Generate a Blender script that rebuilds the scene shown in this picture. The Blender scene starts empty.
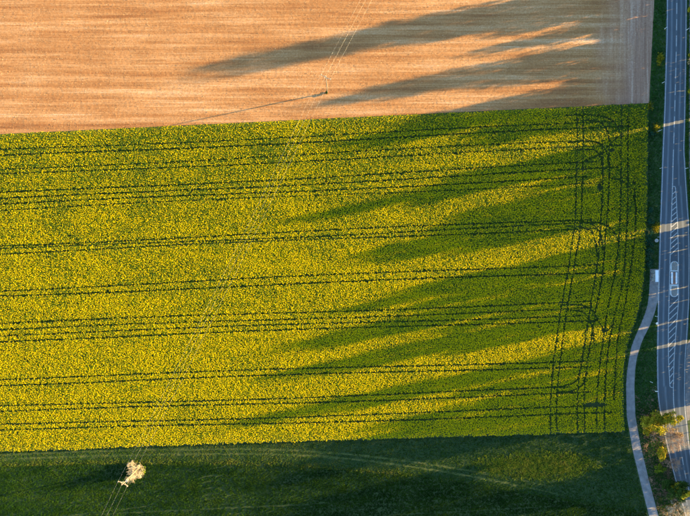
import bpy, math
import numpy as np
from mathutils import Vector

# ------------------------------------------------------------------ camera, sky, sun, exposure
SC = bpy.context.scene
COL = SC.collection
S = 0.35            # metres per plan unit
H = 140.0           # flying height of the camera
CX, CY = 345.0, 258.0
SLOPE = 0.21        # shadows run this far down per unit left
SUN_EL = math.radians(10.0)

cam_d = bpy.data.cameras.new('camera')
cam = bpy.data.objects.new('camera', cam_d)
COL.objects.link(cam)
cam.location = (0, 0, H)
cam.rotation_euler = (0, 0, 0)
cam_d.sensor_fit = 'HORIZONTAL'
cam_d.sensor_width = 36.0
cam_d.lens = 18.0 / (345.0 * S / H)
cam_d.clip_start = 1.0
cam_d.clip_end = 12000.0
SC.camera = cam

sun_h = Vector((1.0, SLOPE, 0)).normalized()
sun_dir = Vector((sun_h.x * math.cos(SUN_EL), sun_h.y * math.cos(SUN_EL), math.sin(SUN_EL)))
world = bpy.data.worlds.new('World')
SC.world = world
world.use_nodes = True
wn = world.node_tree.nodes
sky = wn.new('ShaderNodeTexSky')
sky.sky_type = 'NISHITA'
sky.sun_disc = False
sky.sun_elevation = SUN_EL
sky.sun_rotation = math.atan2(sun_h.x, sun_h.y)
sky.air_density = 1.0
sky.dust_density = 0.2
sky.ozone_density = 2.6
bg = wn['Background']
bg.inputs['Strength'].default_value = 0.115
world.node_tree.links.new(sky.outputs[0], bg.inputs['Color'])

sun_d = bpy.data.lights.new('sun', 'SUN')
sun_d.energy = 5.0
sun_d.angle = math.radians(0.5)
sun_d.color = (1.0, 0.69, 0.26)
sun = bpy.data.objects.new('sun', sun_d)
COL.objects.link(sun)
sun.rotation_euler = sun_dir.to_track_quat('Z', 'Y').to_euler()
sun.location = (200, 50, 120)

SC.view_settings.view_transform = 'Standard'
SC.view_settings.look = 'None'
SC.view_settings.gamma = 1.0
SC.view_settings.use_curve_mapping = False
SC.view_settings.exposure = 2.65

# ------------------------------------------------------------------ helpers
rng = np.random.default_rng(7)


def W(x, y, z=0.0):
    """plan position (x right, y down) to metres, for a point at height z"""
    k = (H - z) / H
    return ((x - CX) * S * k, (CY - y) * S * k, z)


def Wn(x, y):
    return (np.asarray(x, float) - CX) * S, (CY - np.asarray(y, float)) * S


def tag(o, label=None, cat=None, group=None, kind=None):
    if label: o['label'] = label
    if cat: o['category'] = cat
    if group: o['group'] = group
    if kind: o['kind'] = kind
    return o


def link(o, parent=None):
    COL.objects.link(o)
    if parent is not None:
        o.parent = parent
    return o


def empty(name, loc=(0, 0, 0), rz=0.0):
    o = bpy.data.objects.new(name, None)
    o.empty_display_size = 0.3
    o.location = loc
    o.rotation_euler = (0, 0, rz)
    return link(o)


def arr_mesh(name, verts, faces, mats, mat_index=None, attrs=None, smooth=False):
    """faces: (F,k) index array with constant k"""
    verts = np.ascontiguousarray(verts, np.float32)
    faces = np.ascontiguousarray(faces, np.int32)
    F, k = faces.shape
    me = bpy.data.meshes.new(name)
    me.vertices.add(len(verts))
    me.vertices.foreach_set('co', verts.ravel())
    me.loops.add(F * k)
    me.loops.foreach_set('vertex_index', faces.ravel())
    me.polygons.add(F)
    me.polygons.foreach_set('loop_start', np.arange(0, F * k, k, dtype=np.int32))
    for m in mats:
        me.materials.append(m)
    if mat_index is not None:
        me.polygons.foreach_set('material_index', np.ascontiguousarray(mat_index, np.int32))
    me.update(calc_edges=True)
    if smooth:
        me.polygons.foreach_set('use_smooth', np.ones(F, bool))
    for an, (dom, vals) in (attrs or {}).items():
        a = me.attributes.new(an, 'FLOAT', dom)
        a.data.foreach_set('value', np.ascontiguousarray(vals, np.float32))
    return me


def obj(name, me, parent=None, loc=None):
    o = bpy.data.objects.new(name, me)
    if loc is not None:
        o.location = loc
    return link(o, parent)


class MB:
    """small mesh collector"""
    def __init__(self):
        self.v, self.f = [], []

    def box(self, c, d, rz=0.0):
        i = len(self.v)
        cs, sn = math.cos(rz), math.sin(rz)
        for z in (-.5, .5):
            for (a, b) in ((-.5, -.5), (.5, -.5), (.5, .5), (-.5, .5)):
                x, y = a * d[0], b * d[1]
                self.v.append((c[0] + x * cs - y * sn, c[1] + x * sn + y * cs, c[2] + z * d[2]))
        for q in ((3, 2, 1, 0), (4, 5, 6, 7), (0, 1, 5, 4), (1, 2, 6, 5), (2, 3, 7, 6), (3, 0, 4, 7)):
            self.f.append(tuple(i + k for k in q))
        return self

    def tube(self, pts, rad, n=6, cap=True):
        pts = [Vector(p) for p in pts]
        if not hasattr(rad, '__len__'):
            rad = [rad] * len(pts)
        i0 = len(self.v)
        for j, p in enumerate(pts):
            t = (pts[min(j + 1, len(pts) - 1)] - pts[max(j - 1, 0)]).normalized()
            a = Vector((0, 0, 1)) if abs(t.z) < .9 else Vector((1, 0, 0))
            u = t.cross(a).normalized()
            w = t.cross(u).normalized()
            for q in range(n):
                g = 2 * math.pi * q / n
                self.v.append(tuple(p + (u * math.cos(g) + w * math.sin(g)) * rad[j]))
        for j in range(len(pts) - 1):
            for q in range(n):
                a = i0 + j * n + q
                b = i0 + j * n + (q + 1) % n
                self.f.append((a, a + n, b + n, b))
        if cap:
            self.f.append(tuple(i0 + q for q in range(n)))
            self.f.append(tuple(i0 + (len(pts) - 1) * n + q for q in reversed(range(n))))
        return self

    def prism(self, poly, z0, z1):
        i = len(self.v)
        n = len(poly)
        ar = sum(poly[k][0] * poly[(k + 1) % n][1] - poly[(k + 1) % n][0] * poly[k][1] for k in range(n))
        if ar < 0:
            poly = poly[::-1]
        for z in (z0, z1):
            for p in poly:
                self.v.append((p[0], p[1], z))
        self.f.append(tuple(i + n + k for k in range(n)))
        self.f.append(tuple(i + k for k in reversed(range(n))))
        for k in range(n):
            k2 = (k + 1) % n
            self.f.append((i + k, i + k2, i + n + k2, i + n + k))
        return self

    def ring(self, outer, inner, z0, z1):
        n = len(outer)
        i = len(self.v)
        for z in (z0, z1):
            for p in outer:
                self.v.append((p[0], p[1], z))
            for p in inner:
                self.v.append((p[0], p[1], z))
        for k in range(n):
            a, b = k, (k + 1) % n
            self.f.append((i + 2 * n + a, i + 2 * n + b, i + 3 * n + b, i + 3 * n + a))
            self.f.append((i + a, i + b, i + 2 * n + b, i + 2 * n + a))
            self.f.append((i + n + b, i + n + a, i + 3 * n + a, i + 3 * n + b))
        return self

    def mesh(self, name, mat, smooth=False):
        me = bpy.data.meshes.new(name)
        me.from_pydata(self.v, [], self.f)
        me.materials.append(mat)
        me.update()
        if smooth:
            me.polygons.foreach_set('use_smooth', np.ones(len(me.polygons), bool))
        return me

    def build(self, name, mat, parent=None, smooth=False):
        return obj(name, self.mesh(name, mat, smooth), parent)


# ---- materials
def new_mat(name):
    m = bpy.data.materials.new(name)
    m.use_nodes = True
    nt = m.node_tree
    b = nt.nodes['Principled BSDF']
    b.inputs['Roughness'].default_value = 0.85
    b.inputs['Specular IOR Level'].default_value = 0.2
    return m, nt, b


def ramp(nt, fac, stops):
    r = nt.nodes.new('ShaderNodeValToRGB')
    el = r.color_ramp.elements
    while len(el) < len(stops):
        el.new(0.5)
    for e, (p, c) in zip(el, stops):
        e.position = p
        e.color = (*c, 1)
    nt.links.new(fac, r.inputs['Fac'])
    return r.outputs['Color']


def noise(nt, vec, scale, detail=4.0, rough=0.6, dist=0.0):
    n = nt.nodes.new('ShaderNodeTexNoise')
    n.inputs['Scale'].default_value = scale
    n.inputs['Detail'].default_value = detail
    n.inputs['Roughness'].default_value = rough
    n.inputs['Distortion'].default_value = dist
    nt.links.new(vec, n.inputs['Vector'])
    return n.outputs['Fac']


def mapping(nt, scale=(1, 1, 1), rot=(0, 0, 0), loc=(0, 0, 0)):
    tc = nt.nodes.new('ShaderNodeTexCoord')
    mp = nt.nodes.new('ShaderNodeMapping')
    mp.inputs['Scale'].default_value = scale
    mp.inputs['Rotation'].default_value = rot
    mp.inputs['Location'].default_value = loc
    nt.links.new(tc.outputs['Object'], mp.inputs['Vector'])
    return mp.outputs['Vector']


def attr(nt, name):
    a = nt.nodes.new('ShaderNodeAttribute')
    a.attribute_name = name
    return a.outputs['Fac']


def mixc(nt, fac, a, b, mode='MIX'):
    m = nt.nodes.new('ShaderNodeMix')
    m.data_type = 'RGBA'
    m.blend_type = mode
    for sock, v in ((m.inputs['Factor'], fac), (m.inputs['A'], a), (m.inputs['B'], b)):
        if hasattr(v, 'links'):
            nt.links.new(v, sock)
        elif hasattr(v, '__len__'):
            sock.default_value = (*v, 1)
        else:
            sock.default_value = v
    return m.outputs['Result']


def math_n(nt, op, a, b=None, clamp=False):
    m = nt.nodes.new('ShaderNodeMath')
    m.operation = op
    m.use_clamp = clamp
    for i, v in enumerate((a, b)):
        if v is None:
            continue
        if hasattr(v, 'links'):
            nt.links.new(v, m.inputs[i])
        else:
            m.inputs[i].default_value = v
    return m.outputs[0]


def bump(nt, bsdf, h, strength, dist):
    b = nt.nodes.new('ShaderNodeBump')
    b.inputs['Strength'].default_value = strength
    b.inputs['Distance'].default_value = dist
    nt.links.new(h, b.inputs['Height'])
    nt.links.new(b.outputs['Normal'], bsdf.inputs['Normal'])


def plain(name, col, rough=0.7, var=0.15, scale=3.0, metal=0.0):
    m, nt, b = new_mat(name)
    v = mapping(nt)
    f = noise(nt, v, scale, 5)
    lo = tuple(c * (1 - var) for c in col)
    hi = tuple(min(1, c * (1 + var)) for c in col)
    c = ramp(nt, f, [(0.3, lo), (0.7, hi)])
    nt.links.new(c, b.inputs['Base Color'])
    b.inputs['Roughness'].default_value = rough
    b.inputs['Metallic'].default_value = metal
    return m


def leaf_mat(name, stops, transl=0.3, patch=0.0, patch_scale=0.05):
    """foliage: colour varies leaf by leaf through the attribute 'var'"""
    m, nt, b = new_mat(name)
    f = attr(nt, 'var')
    if patch:
        v = mapping(nt)
        n = noise(nt, v, patch_scale, 3)
        n = math_n(nt, 'MULTIPLY', math_n(nt, 'SUBTRACT', n, 0.5), patch)
        f = math_n(nt, 'ADD', f, n, True)
    c = ramp(nt, f, stops)
    nt.links.new(c, b.inputs['Base Color'])
    b.inputs['Roughness'].default_value = 0.8
    b.inputs['Specular IOR Level'].default_value = 0.05
    tr = nt.nodes.new('ShaderNodeBsdfTranslucent')
    nt.links.new(c, tr.inputs['Color'])
    mx = nt.nodes.new('ShaderNodeMixShader')
    mx.inputs[0].default_value = transl
    nt.links.new(b.outputs[0], mx.inputs[1])
    nt.links.new(tr.outputs[0], mx.inputs[2])
    nt.links.new(mx.outputs[0], nt.nodes['Material Output'].inputs['Surface'])
    return m


M = {}
# grassy ground
m, nt, b = new_mat('ground_grass')
v = mapping(nt)
c = ramp(nt, noise(nt, v, 0.35, 8, 0.7), [(0.3, (.022, .048, .014)), (0.5, (.036, .066, .018)), (0.72, (.07, .075, .03))])
nt.links.new(c, b.inputs['Base Color'])
bump(nt, b, noise(nt, v, 6.0, 6, 0.7), 0.6, 0.15)
M['ground'] = m

# brown field: bare dry soil and straw, rows along the field, wheel-marked headland at the end
m, nt, b = new_mat('brown_soil')
rot = (0, 0, math.radians(-2.7))
rows = noise(nt, mapping(nt, (0.012, 0.42, 1), rot), 1.0, 5, 0.6, 0.15)
rows2 = noise(nt, mapping(nt, (0.06, 2.6, 1), rot), 1.0, 3, 0.6)
spk = noise(nt, mapping(nt), 1.7, 6, 0.75)
big = noise(nt, mapping(nt, (0.5, 1, 1), rot), 0.06, 3)
f = math_n(nt, 'ADD', math_n(nt, 'MULTIPLY', rows, 0.55), math_n(nt, 'MULTIPLY', rows2, 0.25))
f = math_n(nt, 'ADD', f, math_n(nt, 'MULTIPLY', spk, 0.35))
f = math_n(nt, 'ADD', f, math_n(nt, 'MULTIPLY', big, 0.25))
f = math_n(nt, 'SUBTRACT', f, 0.20)
c1 = ramp(nt, f, [(0.38, (.25, .098, .030)), (0.47, (.35, .157, .050)), (0.56, (.455, .234, .092)), (0.68, (.62, .40, .225))])
hv = noise(nt, mapping(nt, (0.9, 0.03, 1)), 1.0, 5, 0.65, 0.2)
hf = math_n(nt, 'ADD', math_n(nt, 'MULTIPLY', hv, 0.7), math_n(nt, 'MULTIPLY', spk, 0.35))
c2 = ramp(nt, hf, [(0.40, (.25, .125, .075)), (0.54, (.35, .19, .115)), (0.72, (.56, .38, .26))])
nt.links.new(mixc(nt, attr(nt, 'headland'), c1, c2), b.inputs['Base Color'])
bump(nt, b, spk, 0.35, 0.06)
M['soil'] = m

m, nt, b = new_mat('crop_soil')
v = mapping(nt)
c = ramp(nt, noise(nt, v, 1.2, 6, 0.7), [(0.3, (.022, .042, .010)), (0.55, (.045, .062, .016)), (0.75, (.085, .075, .035))])
nt.links.new(c, b.inputs['Base Color'])
bump(nt, b, noise(nt, v, 4.0, 5), 0.5, 0.1)
M['crop_soil'] = m

m, nt, b = new_mat('margin_soil')
v = mapping(nt, (0.25, 1, 1), (0, 0, math.radians(-2)))
c = ramp(nt, noise(nt, v, 1.2, 6, 0.7), [(0.3, (.014, .036, .008)), (0.55, (.024, .045, .010)), (0.78, (.07, .07, .02))])
nt.links.new(c, b.inputs['Base Color'])
bump(nt, b, noise(nt, v, 4.0, 5), 0.5, 0.1)
M['margin_soil'] = m

m, nt, b = new_mat('track_earth')
v = mapping(nt, (0.2, 1, 1))
c = ramp(nt, noise(nt, v, 1.6, 6, 0.7), [(0.3, (.028, .055, .010)), (0.5, (.065, .080, .017)), (0.72, (.12, .11, .035))])
nt.links.new(c, b.inputs['Base Color'])
M['track'] = m

# asphalt, tyre-polished strips come in through the attribute 'wear'
m, nt, b = new_mat('asphalt')
v = mapping(nt)
n1 = noise(nt, mapping(nt, (1.6, .12, 1)), 1.0, 6, 0.65, .3)
n2 = noise(nt, v, 9.0, 4, 0.7)
f = math_n(nt, 'ADD', math_n(nt, 'MULTIPLY', n1, 0.75), math_n(nt, 'MULTIPLY', n2, 0.25))
f = math_n(nt, 'SUBTRACT', f, 0.06)
f = math_n(nt, 'ADD', f, math_n(nt, 'MULTIPLY', attr(nt, 'wear'), 0.45))
c = ramp(nt, f, [(0.25, (.068, .080, .090)), (0.55, (.092, .108, .122)), (0.95, (.18, .20, .215))])
nt.links.new(c, b.inputs['Base Color'])
b.inputs['Roughness'].default_value = 0.8
bump(nt, b, n2, 0.25, 0.02)
M['asphalt'] = m
M['path'] = plain('path_asphalt', (.205, .188, .178), 0.85, 0.28, .6)
M['paint'] = plain('road_paint', (.42, .42, .41), 0.65, 0.35, 3.0)
M['kerb'] = plain('kerb_stone', (.36, .34, .32), 0.8, 0.18, 2.0)
M['white_kerb'] = plain('white_kerb', (.55, .55, .53), 0.65, 0.2, 3.0)
M['paving'] = plain('paving', (.25, .23, .20), 0.85, 0.2, 3.0)
M['red_paving'] = plain('red_paving', (.26, .15, .11), 0.85, 0.2, 3.0)
M['white'] = plain('white_paint', (.78, .78, .77), 0.45, 0.05, 1.0)
M['black'] = plain('black_plastic', (.02, .02, .02), 0.5, 0.2)
M['steel'] = plain('galvanised_steel', (.34, .34, .34), 0.5, 0.15, 5, 0.5)
M['concrete'] = plain('pale_concrete', (.42, .39, .34), 0.8, 0.2, 4)
M['pole_wood'] = plain('weathered_wood', (.26, .205, .14), 0.8, 0.25, 3)
M['ceramic'] = plain('pale_ceramic', (.32, .28, .25), 0.4, 0.1)
M['wire'] = plain('aluminium_wire', (.60, .57, .52), 0.5, 0.05, 2, 0.2)
M['bark'] = plain('bark', (.12, .085, .06), 0.9, 0.35, 5)
M['yellow'] = plain('yellow_plate', (.62, .45, .04), 0.5, 0.08)
M['bench'] = plain('bench_wood', (.22, .13, .07), 0.7, 0.25)
g, gnt, gb = new_mat('glass_panel')
gb.inputs['Base Color'].default_value = (.75, .8, .8, 1)
gb.inputs['Roughness'].default_value = 0.08
gb.inputs['Transmission Weight'].default_value = 0.9
M['glass'] = g

M['rape_flower'] = leaf_mat('rape_flower', [(0.0, (.54, .43, .003)), (0.35, (.64, .50, .002)), (0.7, (.69, .54, .002)), (1.0, (.76, .60, .004))], 0.46)
M['rape_leaf'] = leaf_mat('rape_leaf', [(0.0, (.035, .075, .008)), (0.6, (.075, .125, .010)), (1.0, (.13, .175, .012))], 0.25)
M['wheat'] = leaf_mat('wheat_leaf', [(0.0, (.010, .036, .005)), (0.55, (.022, .062, .005)), (1.0, (.056, .098, .008))], 0.2, 0.7, 0.06)
M['grass'] = leaf_mat('grass_blade', [(0.0, (.020, .075, .014)), (0.55, (.050, .13, .018)), (0.85, (.09, .14, .022)), (1.0, (.16, .15, .05))], 0.25, 0.5, 0.12)
M['margin_grass'] = leaf_mat('margin_grass', [(0.0, (.016, .055, .008)), (0.5, (.045, .095, .010)), (0.85, (.11, .14, .016)), (1.0, (.20, .18, .04))], 0.25, 0.5, 0.1)
M['sun_patch'] = leaf_mat('sunpatch_grass', [(0.0, (.035, .085, .010)), (0.5, (.085, .14, .012)), (1.0, (.20, .22, .02))], 0.35)  # lighter green that stands in for sun on the rough grass
M['straw'] = leaf_mat('straw', [(0.0, (.16, .085, .04)), (0.5, (.30, .17, .08)), (0.8, (.42, .27, .14)), (1.0, (.60, .45, .28))], 0.05)
M['leaf_green'] = leaf_mat('leaf_green', [(0.0, (.022, .050, .010)), (0.6, (.045, .088, .014)), (1.0, (.085, .125, .02))], 0.3)
M['leaf_hedge'] = leaf_mat('leaf_hedge', [(0.0, (.010, .040, .022)), (0.6, (.018, .062, .034)), (1.0, (.03, .085, .04))], 0.2)
M['leaf_lime'] = leaf_mat('leaf_lime', [(0.0, (.10, .11, .012)), (0.5, (.30, .26, .018)), (1.0, (.50, .43, .03))], 0.35)
M['leaf_spring'] = leaf_mat('leaf_spring', [(0.0, (.07, .11, .010)), (0.5, (.15, .20, .014)), (1.0, (.27, .30, .02))], 0.35)
M['leaf_tan'] = leaf_mat('leaf_tan', [(0.0, (.16, .10, .05)), (0.5, (.28, .20, .10)), (1.0, (.42, .34, .18))], 0.3)
M['twig_pink'] = leaf_mat('twig_pink', [(0.0, (.18, .105, .07)), (0.6, (.31, .19, .13)), (1.0, (.44, .30, .20))], 0.1)
M['twig_pale'] = leaf_mat('twig_pale', [(0.0, (.34, .26, .16)), (0.6, (.48, .39, .26)), (1.0, (.60, .52, .38))], 0.2)


# ---- foliage arrays
def unit(a):
    return a / np.maximum(np.linalg.norm(a, axis=1, keepdims=True), 1e-9)


def quads(cen, nor, hu, hv, r):
    """one quad per row, random spin about its normal"""
    n = len(cen)
    nor = unit(nor)
    t = unit(np.cross(nor, unit(r.normal(size=(n, 3)))))
    bt = np.cross(nor, t)
    hu = np.broadcast_to(hu, n)[:, None]
    hv = np.broadcast_to(hv, n)[:, None]
    v = np.stack([cen - t * hu, cen - bt * hv, cen + t * hu, cen + bt * hv], 1)
    return v.reshape(-1, 3)


def quad_faces(n):
    return np.arange(n * 4).reshape(n, 4)


def leaf_cloud(clumps, n, size, r, fill=0.45, up=0.35):
    """clumps: rows x,y,z,rx,ry,rz; leaves spread through the outer shells of the clumps"""
    cl = np.asarray(clumps, float)
    w = (cl[:, 3] * cl[:, 4] + cl[:, 4] * cl[:, 5] + cl[:, 3] * cl[:, 5])
    k = r.choice(len(cl), n, p=w / w.sum())
    d = unit(r.normal(size=(n, 3)))
    rad = fill + (1.08 - fill) * r.random(n) ** 0.6
    off = d * rad[:, None] * cl[k, 3:6]
    cen = cl[k, :3] + off
    nor = unit(d + r.normal(size=(n, 3)) * 0.6 + np.array([0, 0, up]))
    sz = size * (0.6 + 0.8 * r.random(n))
    v = quads(cen, nor, sz, sz * 0.75, r)
    clv = r.random(len(cl)) * 0.45
    var = np.clip(clv[k] + r.random(n) * 0.55, 0, 1)
    return v, var


def crown_mesh(name, clumps, n, size, mat, r, **kw):
    v, var = leaf_cloud(clumps, n, size, r, **kw)
    return arr_mesh(name, v, quad_faces(n), [mat], attrs={'var': ('FACE', var)})


def tuft_mesh(name, x, y, h, w, mat, r, lean=0.35, z0=0.0, var=None, per=3):
    """grass tufts: per blades (triangles) for each root"""
    n = len(x)
    x = np.repeat(x, per); y = np.repeat(y, per); h = np.repeat(h, per); w = np.repeat(w, per)
    N = n * per
    a = r.random(N) * 2 * np.pi
    ox, oy = r.normal(size=(2, N)) * np.repeat(w[::per], per) * 0.5
    lx, ly = r.normal(size=(2, N)) * lean
    base = np.stack([x + ox, y + oy, np.full(N, z0)], 1)
    d = np.stack([np.cos(a), np.sin(a), np.zeros(N)], 1) * w[:, None] * 0.5
    tip = base + np.stack([lx * h, ly * h, h * (0.6 + 0.5 * r.random(N))], 1)
    v = np.stack([base - d, base + d, tip], 1).reshape(-1, 3)
    vv = r.random(N) if var is None else np.clip(np.repeat(var, per) + r.normal(size=N) * 0.18, 0, 1)
    return arr_mesh(name, v, np.arange(N * 3).reshape(N, 3), [mat], attrs={'var': ('FACE', vv)})


# smooth 2-d value noise for densities
def vnoise(x, y, cell, seed):
    r = np.random.default_rng(seed)
    g = r.random((256, 256))
    fx, fy = np.asarray(x) / cell, np.asarray(y) / cell
    ix, iy = np.floor(fx).astype(int), np.floor(fy).astype(int)
    tx, ty = fx - ix, fy - iy
    tx = tx * tx * (3 - 2 * tx); ty = ty * ty * (3 - 2 * ty)
    g00 = g[ix % 256, iy % 256]; g10 = g[(ix + 1) % 256, iy % 256]
    g01 = g[ix % 256, (iy + 1) % 256]; g11 = g[(ix + 1) % 256, (iy + 1) % 256]
    return (g00 * (1 - tx) + g10 * tx) * (1 - ty) + (g01 * (1 - tx) + g11 * tx) * ty


def seg_dist(px, py, pts):
    d = np.full(len(px), 1e9)
    for (x0, y0), (x1, y1) in zip(pts[:-1], pts[1:]):
        dx, dy = x1 - x0, y1 - y0
        t = np.clip(((px - x0) * dx + (py - y0) * dy) / (dx * dx + dy * dy + 1e-9), 0, 1)
        d = np.minimum(d, np.hypot(px - x0 - t * dx, py - y0 - t * dy))
    return d


def smooth_poly(pts, n=8):
    """Catmull-Rom through plan points"""
    p = [np.array(q, float) for q in pts]
    p = [2 * p[0] - p[1]] + p + [2 * p[-1] - p[-2]]
    out = []
    for i in range(1, len(p) - 2):
        for k in range(n):
            t = k / n
            out.append(tuple(0.5 * ((2 * p[i]) + (-p[i - 1] + p[i + 1]) * t + (2 * p[i - 1] - 5 * p[i] + 4 * p[i + 1] - p[i + 2]) * t * t
                             + (-p[i - 1] + 3 * p[i] - 3 * p[i + 1] + p[i + 2]) * t ** 3)))
    out.append(tuple(p[-2]))
    return out


def curve_xy(tab):
    """table of (y, x...) -> function of y, smooth"""
    ys = np.array([t[0] for t in tab], float)
    fine = np.arange(ys[0], ys[-1] + .1, 2.0)
    outs = []
    for k in range(1, len(tab[0])):
        xs = np.interp(fine, ys, [t[k] for t in tab])
        pad = np.concatenate([np.full(6, xs[0]) - (np.arange(6, 0, -1) * (xs[1] - xs[0])), xs, xs[-1] + np.arange(1, 7) * (xs[-1] - xs[-2])])
        ker = np.hanning(9); ker /= ker.sum()
        sm = np.convolve(pad, ker, 'same')[6:-6]
        outs.append(sm)
    return lambda y, k=0: np.interp(y, fine, outs[k])


# ------------------------------------------------------------------ the setting: sheets of land
brown_bottom = lambda x: 134.0 - 0.0478 * np.asarray(x, float)            # seam between brown field and rape
rape_bottom = lambda x: np.interp(x, [-400, 0, 120, 240, 345, 460, 560, 640], [466, 452, 447.5, 443, 440, 436.5, 433.5, 431])
rape_right = lambda y: np.interp(y, [95, 200, 240, 270, 300, 318, 335, 352, 375, 410, 440], [648, 647, 645.5, 644.5, 641, 636, 630, 625.5, 623.5, 623, 625])
brown_right = lambda y: 654.2 - 0.05 * np.asarray(y, float)

gv = [(-4000, -4000, 0), (4000, -4000, 0), (4000, 4000, 0), (-4000, 4000, 0)]
me = arr_mesh('ground', gv, [[0, 1, 2, 3]], [M['ground']])
tag(obj('ground', me), kind='structure')

# brown field, real ridges and clods in the sheet
nx, ny = 700, 230
uu, vv = np.meshgrid(np.linspace(-190, 1, nx), np.linspace(0, 1, ny))
uu = (uu + 190) / 191.0
Yp0 = -110.0
xr = brown_right(Yp0 + vv * (103 - Yp0))
Xp = -110 + uu * (xr + 110)
Yp = Yp0 + vv * (brown_bottom(Xp) - Yp0)
wx, wy = Wn(Xp, Yp)
head = np.clip((Xp + (vnoise(wx, wy, 6, 3) - .5) * 16 - 592) / 40, 0, 1)
yr = wy * math.cos(.047) - wx * math.sin(.047)
ridge = (vnoise(wx * .03, yr / .55, 1, 5) - .5) * .085 + (vnoise(wx, wy, .42, 6) - .5) * .055 + (vnoise(wx * .12, yr / 3.0, 1.0, 8) - .5) * .08
hridge = (vnoise(wx / .6, wy * .04, 1, 9) - .5) * .12 + (vnoise(wx, wy, .5, 10) - .5) * .07
z = .10 + ridge * (1 - head) + hridge * head
edge = np.minimum(1, np.minimum((1 - uu) * 60, (1 - vv) * 40))
z = .012 + (z - .012) * edge
idx = np.arange(nx * ny).reshape(ny, nx)
f4 = np.stack([idx[1:, :-1], idx[1:, 1:], idx[:-1, 1:], idx[:-1, :-1]], -1).reshape(-1, 4)
me = arr_mesh('brown_field', np.stack([wx, wy, z], -1).reshape(-1, 3), f4, [M['soil']], attrs={'headland': ('POINT', head.ravel())}, smooth=True)
tag(obj('brown_field', me), kind='structure')


def sheet(name, plan, z, mat):
    pts = [W(x, y)[:2] for x, y in plan]
    ar = sum(pts[k][0] * pts[(k + 1) % len(pts)][1] - pts[(k + 1) % len(pts)][0] * pts[k][1] for k in range(len(pts)))
    if ar < 0:
        pts = pts[::-1]
    me = bpy.data.meshes.new(name)
    me.from_pydata([(p[0], p[1], z) for p in pts], [], [tuple(range(len(pts)))])
    me.materials.append(mat)
    o = obj(name, me)
    return tag(o, kind='structure')


xs = np.linspace(-110, 640, 40)
top = [(x, float(brown_bottom(x))) for x in np.linspace(-110, 648, 30)]
right = [(float(rape_right(y)), float(y)) for y in np.linspace(106, 430, 30)]
bot = [(x, float(rape_bottom(x))) for x in np.linspace(624, -110, 30)]
sheet('rape_field_soil', top + right + bot, .008, M['crop_soil'])

# lower field and the grass margin above it
wheat_top = lambda x: np.interp(x, [-120, 0, 100, 200, 280, 340, 400, 450, 500, 560, 640], [472, 466, 463, 463, 465, 469, 474, 480, 488, 499, 512])
wt = [(x, float(wheat_top(x))) for x in np.linspace(-110, 640, 40)]
pathL = curve_xy([(262, 650), (269, 650), (285, 649.5), (300, 648.3), (306, 647.3), (315, 644.5), (325, 640.2), (346, 631.3), (370, 627), (386, 626), (416, 626.6), (451, 632.8), (487, 641.6), (516, 649), (560, 660), (640, 682)])
pathR = curve_xy([(262, 659), (269, 659), (285, 658.4), (300, 657.3), (306, 656.4), (315, 653.9), (325, 650), (341, 641.8), (358, 636.6), (370, 635), (386, 634.2), (416, 635.2), (446, 640.6), (482, 649.2), (516, 658.4), (560, 669.5), (640, 692)])
prt = [(float(pathL(y)) - 1.5, float(y)) for y in np.linspace(512, 630, 12)]
sheet('wheat_field_soil', wt[:-1] + prt + [(-110, 630)], .016, M['crop_soil'])
mb = [(x, float(rape_bottom(x)) + 0.2) for x in np.linspace(-110, 624, 40)]
mr = [(float(pathL(y)) - 1.2, float(y)) for y in np.linspace(436, 511, 12)]
sheet('grass_margin', mb + mr + [(x, float(wheat_top(x)) + .5) for x in np.linspace(638, -110, 40)], .008, M['margin_soil'])

# two wheel ruts of the farm track along the margin
rut_pts = [[(-110, 466), (0, 459.5), (100, 456), (200, 454), (280, 454.5), (350, 459), (420, 468), (480, 478), (535, 489), (565, 496)],
           [(-110, 461), (0, 455), (100, 451.2), (200, 449.5), (280, 450), (350, 454.5), (420, 463), (480, 472.6), (530, 482), (555, 487.5)]]
ruts = []
for rp in rut_pts:
    sp = smooth_poly(rp, 8)
    ruts.append(sp)
    vs, fs = [], []
    for k, (x, y) in enumerate(sp):
        wdt = (2.1 + .5 * math.sin(k * 1.7) + .4 * math.sin(k * .9)) * min(1, (len(sp) - 1 - k) / 14 + .05)
        vs += [W(x, y - wdt * .5)[:2] + (.014,), W(x, y + wdt * .5)[:2] + (.014,)]
        if k:
            a = 2 * k
            fs.append((a - 1, a + 1, a, a - 2))
    me = bpy.data.meshes.new('farm_track')
    me.from_pydata(vs, [], fs)
    me.materials.append(M['track'])
    tag(obj('farm_track', me), kind='structure')

# ------------------------------------------------------------------ road
roadE = curve_xy([(-140, 669, 688), (-40, 667.9, 686.6), (0, 667.5, 686), (40, 667, 685.8), (80, 665.8, 685.2), (120, 664.6, 684.4), (150, 663.2, 683.6), (190, 661.9, 686),
                  (225, 660.6, 688.4), (260, 659.7, 689), (300, 658.7, 688.6), (330, 658, 687), (360, 657.6, 684.9), (390, 658, 684.4), (400, 658.8, 684.6),
                  (410, 660.3, 685.1), (444, 667, 688.6), (477, 675, 693), (516, 686, 702), (560, 700, 714), (640, 728, 742)])
cenL = curve_xy([(-140, 678.5), (-40, 677.3), (0, 676.8), (40, 676.4), (80, 675.5), (120, 674.4), (150, 673.4), (190, 672.3), (225, 671), (260, 670), (300, 669), (330, 668.3), (360, 668.4), (378, 669.4), (388, 670)])
cenR = curve_xy([(184, 674.6), (190, 675.8), (225, 677.6), (260, 678.4), (300, 678.5), (312, 677.6), (330, 676), (360, 673.9), (386, 673.3), (400, 673.4), (410, 674.2), (444, 679.6), (477, 685.6), (516, 695), (560, 707.5), (640, 735)])

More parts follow.
